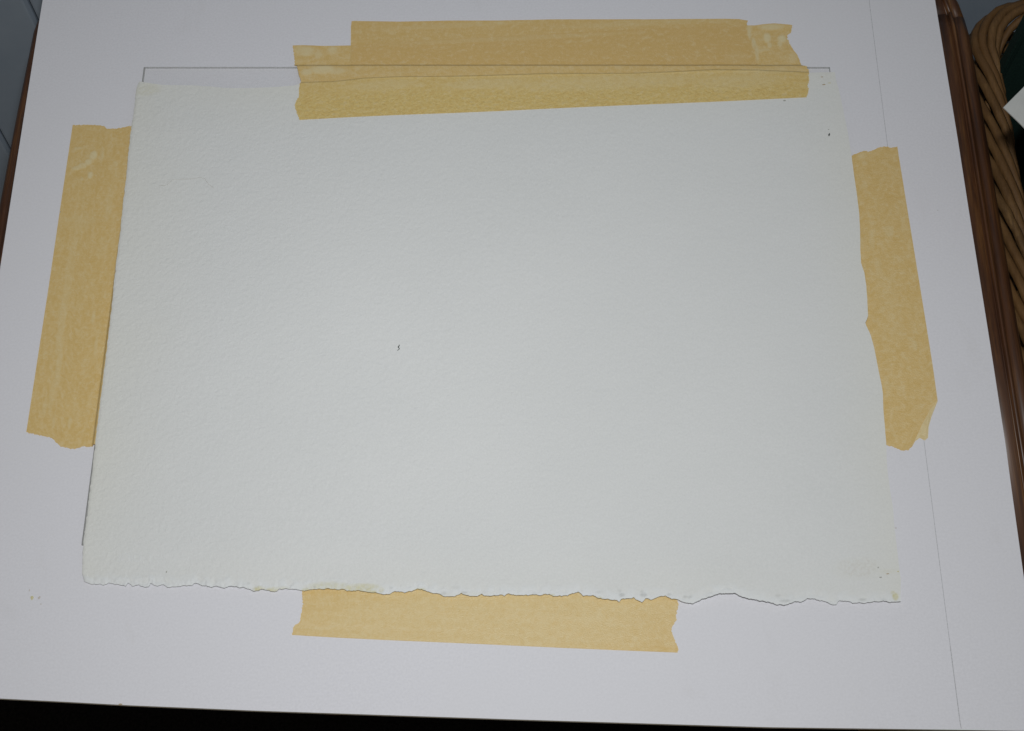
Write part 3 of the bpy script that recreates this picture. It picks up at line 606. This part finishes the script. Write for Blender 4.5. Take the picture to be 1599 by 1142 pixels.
# blind-stamped lettering near the lower left corner, too faint to read
a0, a1, a2 = (np.array(v) for v in D['embossX'])
cu = bpy.data.curves.new('embossed_mark', 'FONT')
cu.body = 'sOIO  T ( )  W A'; cu.size = 1.0; cu.extrude = 0.02; cu.bevel_depth = 0.012
tmp = bpy.data.objects.new('embossed_mark', cu); COL.objects.link(tmp)
bpy.context.view_layer.update()
me = bpy.data.meshes.new_from_object(tmp.evaluated_get(bpy.context.evaluated_depsgraph_get()))
bpy.data.objects.remove(tmp)
co = np.empty(len(me.vertices) * 3, np.float32); me.vertices.foreach_get('co', co); co = co.reshape(-1, 3)
wx = co[:, 0].max(); hy = 0.7
zz = co[:, 2] / max(1e-6, co[:, 2].max())
P2 = a0[None] + (co[:, :1] / wx) * (a1 - a0)[None] + (co[:, 1:2] / hy) * (a2 - a0)[None] * 0.9
zb = paper_z(*((a0 + a1) / 2))
zv = np.array([paper_z(x, y) for x, y in P2])
new = np.column_stack([P2, zv - 0.00001 + 0.00004 * zz])
me.vertices.foreach_set('co', new.astype(np.float32).ravel()); me.update()
me.materials.clear(); me.materials.append(PAPER)
link('embossed_mark', me, paper)

# ------------------------------------------------------------------ masking tape
TU = D['tape']['upper']
uppoly = [TU['B'][0], TU['B'][-1]] + TU['R'][1:] + TU['T'][::-1] + TU['L'][::-1]
def inside_upper(x, y):
    """soft 0..1 cover of the upper strip, so the lower strip steps over it"""
    xl, xr = TU['B'][0][0], np.interp(y, [p[1] for p in TU['R']], [p[0] for p in TU['R']])
    top = np.interp(x, [p[0] for p in TU['T']], [p[1] for p in TU['T']])
    bot = np.interp(x, [p[0] for p in TU['B']], [p[1] for p in TU['B']])
    d = np.minimum(np.minimum(x - xl, xr - x), np.minimum(top - y, y - bot))
    return sstep(d / 0.0006 + 0.5)
def make_tape(key, label, along, jit, over=0.0):
    T = D['tape'][key]
    Lx = np.linalg.norm(np.array(T['B'][0]) - T['B'][-1]); Ly = np.linalg.norm(np.array(T['L'][0]) - T['L'][-1])
    h = 0.00042
    us, vs = np.linspace(0, 1, max(60, int(Lx / h))), np.linspace(0, 1, max(60, int(Ly / h)))
    if len(us) * len(vs) > 60000:
        s = math.sqrt(60000 / (len(us) * len(vs))); 
        if along == 'x': us = np.linspace(0, 1, int(len(us) * s * s))
        else: vs = np.linspace(0, 1, int(len(vs) * s * s))
    XY = coons(T['L'], T['R'], T['B'], T['T'], us, vs, jit)
    x, y = XY[..., 0], XY[..., 1]
    sd = plate_sd(x, y)
    sup = PL * sstep(sd / (0.0024 if key in ('upper', 'lower') else 0.0016) + 1.0)
    gr = np.zeros_like(x); onp = np.zeros_like(x)
    if key in ('upper', 'lower'):
        dp = np.interp(x, PT[:, 0], PT[:, 1]) - y
        on = sstep(dp / 0.0009 + 1.0)
        pz = PL + 0.10 * MM + 0.62 * MM + 0.32 * MM * sstep(dp / 0.03) + np.maximum(und(x, y), -0.2 * MM) * sstep(dp / 0.03)
        sup = sup * (1 - on) + pz * on + 0.05 * MM * on
        gr = on * (0.18 + 0.82 * sstep((dp - 0.002) / 0.013))
        onp = on
    z = sup + 0.04 * MM
    if key == 'lower':
        iu = inside_upper(x, y)
        z = z + 0.16 * MM * iu + 0.05 * MM
        gr = gr * (1 - 0.8 * iu)
    dbl = np.zeros_like(x)
    if key == 'lower': dbl = iu * sstep(-sd / 0.0012)
    if key == 'upper': dbl = np.full_like(x, 0.45)
    pale = fields(D['pale'][key], x, y)  # the bottom strip's broad patch paints the flash sheen into its colour
    # ripples where the strip is not pressed down, and over the bottom's painted sheen
    z = z + 0.10 * MM * pale
    w = np.array([noise.noise((a * 55, b * 55, 7)) for a, b in zip(x.ravel()[::1], y.ravel()[::1])]).reshape(x.shape)
    z = z + np.maximum(0, w - 0.15) * 0.18 * MM * (1 - gr)
    o = sheet('masking_tape', XY, z + 0.11 * MM + Z0, z + Z0, TAPE)
    U, Vv = np.meshgrid(us * Lx, vs * Ly)
    if along == 'y': U, Vv = Vv, U
    off = {'left': 0.0, 'right': 1.1, 'bottom': 2.3, 'upper': 3.7, 'lower': 5.2}[key]
    uvw = np.stack([U + off, Vv, np.zeros_like(U)], -1).reshape(-1, 3)
    attr2(o, 'tape_uv', np.concatenate([uvw, uvw]))
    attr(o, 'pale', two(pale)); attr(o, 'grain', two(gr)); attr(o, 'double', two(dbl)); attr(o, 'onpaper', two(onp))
    tag(o, label, 'tape', 'strips of masking tape holding the plate and the paper')
    return o
J, K = (0.00052, 1000.0), (0.00002, 200.0)
make_tape('left', 'tan masking tape strip along the left edge of the paper', 'y', [K, K, J, J])
tr_ = make_tape('right', 'tan masking tape strip with a folded corner, along the right edge of the paper', 'y', [K, K, J, J])
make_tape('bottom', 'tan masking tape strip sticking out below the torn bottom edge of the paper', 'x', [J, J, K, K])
make_tape('upper', 'higher tan masking tape strip behind the paper top, its near half under another strip', 'x', [K, K, K, K])
make_tape('lower', 'yellowish masking tape strip stuck over the top edge of the paper itself', 'x', [J, J, K, K])
# the turned-under corner of the right strip
fl = np.array(D['flap']); cx, cy = fl.mean(0)
V = [(x, y, Z0 + 0.00003 + (0.0007 if i in (8, 9, 0) else 0.0)) for i, (x, y) in enumerate(fl)]
V += [(x, y, z + 0.0001) for x, y, z in V]
k = len(fl)
F = [tuple(range(k, 2 * k))[::-1], tuple(range(k))] + [(i, (i + 1) % k, k + (i + 1) % k, k + i) for i in range(k)]
flap = mesh('folded_corner', V, F, TAPE, tr_, smooth=False)
attr2(flap, 'tape_uv', np.array([(v[0] * 1.0 + 9, v[1], 0) for v in V]))
attr(flap, 'pale', np.full(2 * k, 0.75)); attr(flap, 'grain', np.zeros(2 * k)); attr(flap, 'double', np.zeros(2 * k)); attr(flap, 'onpaper', np.zeros(2 * k))
x, y = D['tapespeck']
fleck('paint_spot', x, y, 0.00028, 0.0003, Z0 + 0.0004, SPOT['g'], bpy.data.objects['masking_tape'], 3)

# ------------------------------------------------------------------ crumbs and a hair on the paper
pts = resample(D['speck'][0], 9)
pts = np.array(D['speck'][0])
V, F = tube([(x, y, paper_z(x, y) + 0.00012) for x, y in pts], [0.00012, 0.0002, 0.0003, 0.00026, 0.00016, 0.00017, 0.00017, 0.0001], 6)
tag(mesh('crumb', V, F, DARKSPECK), 'tiny dark comma-shaped crumb lying near the middle of the blank paper', 'crumb')
x, y = D['speck'][1]
V, F = tube([(x - 0.0002, y - 0.0007, paper_z(x, y) + 0.0003), (x, y, paper_z(x, y) + 0.0004), (x + 0.0003, y + 0.0008, paper_z(x, y) + 0.0003)], [0.00016, 0.00046, 0.0002], 7)
tag(mesh('crumb', V, F, DARKSPECK), 'tiny black crumb lying near the upper right corner of the paper', 'crumb')
q = resample(D['hair'], 40)
V, F = tube([(x, y, paper_z(x, y) + 0.00005) for x, y in q], 0.000045, 5)
tag(mesh('hair', V, F, HAIRM), 'fine pale curved hair lying on the upper left of the paper', 'hair')

# ------------------------------------------------------------------ wicker basket beside the table
ZR = 0.724                                   # height of the rim's crest
bx0, bx1, by0, by1, br = 0.2590, 0.560, -0.25, 0.1905, 0.030     # centre line of the rim
basket = tag(empty('wicker_basket', ((bx0 + bx1) / 2, (by0 + by1) / 2, 0.0)), 'tall brown wicker basket with a twisted rim, standing beside the table', 'basket')
def path(s):
    """point and outward normal at arc length s, counter-clockwise"""
    sides = [((bx0 + br, by0), (bx1 - br, by0), (0, -1)), ((bx1, by0 + br), (bx1, by1 - br), (1, 0)), ((bx1 - br, by1), (bx0 + br, by1), (0, 1)), ((bx0, by1 - br), (bx0, by0 + br), (-1, 0))]
    cs = [(bx1 - br, by0 + br, -90), (bx1 - br, by1 - br, 0), (bx0 + br, by1 - br, 90), (bx0 + br, by0 + br, 180)]
    s %= PER
    for (a, b, nn), (cx, cy, a0) in zip(sides, cs):
        L = math.dist(a, b)
        if s < L:
            t = s / L
            return Vector((a[0] + (b[0] - a[0]) * t, a[1] + (b[1] - a[1]) * t, 0)), Vector((*nn, 0))
        s -= L
        L = br * math.pi / 2
        if s < L:
            th = math.radians(a0) + s / br
            nv = Vector((math.cos(th), math.sin(th), 0))
            return Vector((cx, cy, 0)) + nv * br, nv
        s -= L
    return path(0.0)
PER = 2 * (bx1 - bx0 - 2 * br) + 2 * (by1 - by0 - 2 * br) + 2 * math.pi * br
r_ = random.Random(11)
ns = int(PER / 0.0185)
for i in range(ns):
    s0 = i * PER / ns + r_.uniform(-0.0012, 0.0012)
    L = r_.uniform(0.092, 0.104)
    pts, rad = [], []
    for k in range(17):
        t = k / 16
        p_, nv = path(s0 + t * L)
        off = 0.0088 - 0.0172 * sstep(t) + r_.uniform(-0.0004, 0.0004)
        z = ZR - 0.0028 - 0.013 * (2 * t - 1) ** 2 * (1 if t < 0.5 else 0.85) 
        pts.append((p_ + nv * off) + Vector((0, 0, z)))
        rad.append(0.00225 * (0.82 + 0.28 * math.sin(math.pi * t)) * r_.uniform(0.94, 1.06))
    V, F = tube(pts, rad, 7)
    adopt(mesh('rim_strand', V, F, WICKER), basket)
# woven rows
def row(phase):
    pts = []
    m = 300
    for k in range(m):
        p_, nv = path(PER * k / m)
        pts.append(p_ + nv * 0.0022 * math.sin(2 * math.pi * k / 6 + phase))
    return tube(pts, 0.0024, 5, True)
protos = []
for ph in (0.0, math.pi):
    V, F = row(ph)
    o = mesh('woven_row', V, F, WICKER); protos.append(o.data); adopt(o, basket); o.location = (0, 0, 0.006 + (0.0047 if ph else 0))
for k in range(2, 148):
    z = 0.006 + k * 0.0047
    if z > ZR - 0.0175: break
    o = link('woven_row', protos[k % 2]); adopt(o, basket); o.location = (0, 0, z)
for k in range(100):
    p_, nv = path(PER * k / 100)
    if k % 2: continue
    V, F = tube([p_ + Vector((0, 0, 0.004)), p_ + Vector((0, 0, 0.35)), p_ + Vector((0, 0, ZR - 0.008))], 0.0022, 6)
    adopt(mesh('stake', V, F, WICKER), basket)
V, F = box(bx0 + 0.004, bx1 - 0.004, by0 + 0.004, by1 - 0.004, 0.003, 0.010)
adopt(mesh('base', V, F, WICKER, smooth=False), basket)

# the dark green folder standing in the basket: two covers and a spine, leaning a little to the right
folder = tag(empty('folder', (0.40, 0.15, 0.0125)), 'large dark green folder standing upright in the wicker basket', 'folder')
wl_, hl_ = 0.205, 0.93
def slab(x0, x1, y0, y1, z0, z1, bev=0.002):
    bm = bmesh.new()
    bmesh.ops.create_cube(bm, size=1.0, matrix=Matrix.Translation(((x0 + x1) / 2, (y0 + y1) / 2, (z0 + z1) / 2)) @ Matrix.Diagonal((x1 - x0, y1 - y0, z1 - z0, 1)))
    bmesh.ops.bevel(bm, geom=bm.edges[:], offset=bev, segments=2, affect='EDGES')
    me = bpy.data.meshes.new('slab'); bm.to_mesh(me); bm.free(); me.materials.append(GREEN)
    return me
for nm, b in (('cover', (0, wl_, 0, 0.003)), ('cover', (0, wl_, 0.0052, 0.0082)), ('spine', (-0.0016, 0.0012, -0.0003, 0.0085))):
    me = slab(*b, 0.0, hl_, 0.0012); me.name = nm
    o = link(nm, me, folder)
me = slab(0.025, wl_ - 0.004, 0.0032, 0.0050, 0.003, hl_ - 0.005, 0.0003); me.name = 'pages'; me.materials.clear(); me.materials.append(CARD)
link('pages', me, folder)
lean = math.radians(8.5)
folder.rotation_euler = (0, lean, 0)
# left edge passes the rim's inner side at (0.2675, z 0.71)
folder.location = (0.2700 - math.sin(lean) * 0.70, 0.150, 0.036)

# the white card leaning against the folder, one corner over the rim
c0 = Vector((*D['card'][0], Z0 + 0.07))
e1 = Vector((ROT[0][0] + ROT[0][1], ROT[1][0] + ROT[1][1], ROT[2][0] + ROT[2][1])).normalized()
e2 = Vector((ROT[0][0] - ROT[0][1], ROT[1][0] - ROT[1][1], ROT[2][0] - ROT[2][1])).normalized()
nn = e1.cross(e2); nn = nn if nn.z > 0 else -nn
NE = 40
edge = []
for k in range(NE + 1):
    t = k / NE
    w = 0.0 if t > 0.2 else 0.0006 * noise.noise((t * 60, 2, 0))
    edge.append(c0 + e2 * (0.40 * t) + e1 * w)
edge2 = [c0 + e2 * (0.40 * k / NE) + e1 * 0.128 for k in range(NE + 1)]
V = [p for p in edge] + [p for p in edge2] + [p - nn * 0.0012 for p in edge] + [p - nn * 0.0012 for p in edge2]
m_ = NE + 1
F = []
for k in range(NE):
    F += [(k, k + 1, m_ + k + 1, m_ + k), (2 * m_ + k + 1, 2 * m_ + k, 3 * m_ + k, 3 * m_ + k + 1), (k + 1, k, 2 * m_ + k, 2 * m_ + k + 1), (m_ + k, m_ + k + 1, 3 * m_ + k + 1, 3 * m_ + k)]
F += [(0, m_, 3 * m_, 2 * m_), (NE, 2 * m_ + NE, 3 * m_ + NE, m_ + NE)]
card = mesh('card', V, F, CARD, smooth=False)
tag(card, 'white card with a sharp corner poking out of the wicker basket', 'card')
cb = c0 + e2 * 0.0165 + e1 * 0.0002
V, F = tube([cb + nn * 0.0003 - e2 * 0.002, cb + nn * 0.0004 + e1 * 0.0006, cb + nn * 0.0003 + e2 * 0.003 - e1 * 0.0003, cb + nn * 0.0003 + e2 * 0.007], [0.0004, 0.001, 0.0009, 0.0003], 6)
mesh('torn_fibre', V, F, SPOT['o'], card)
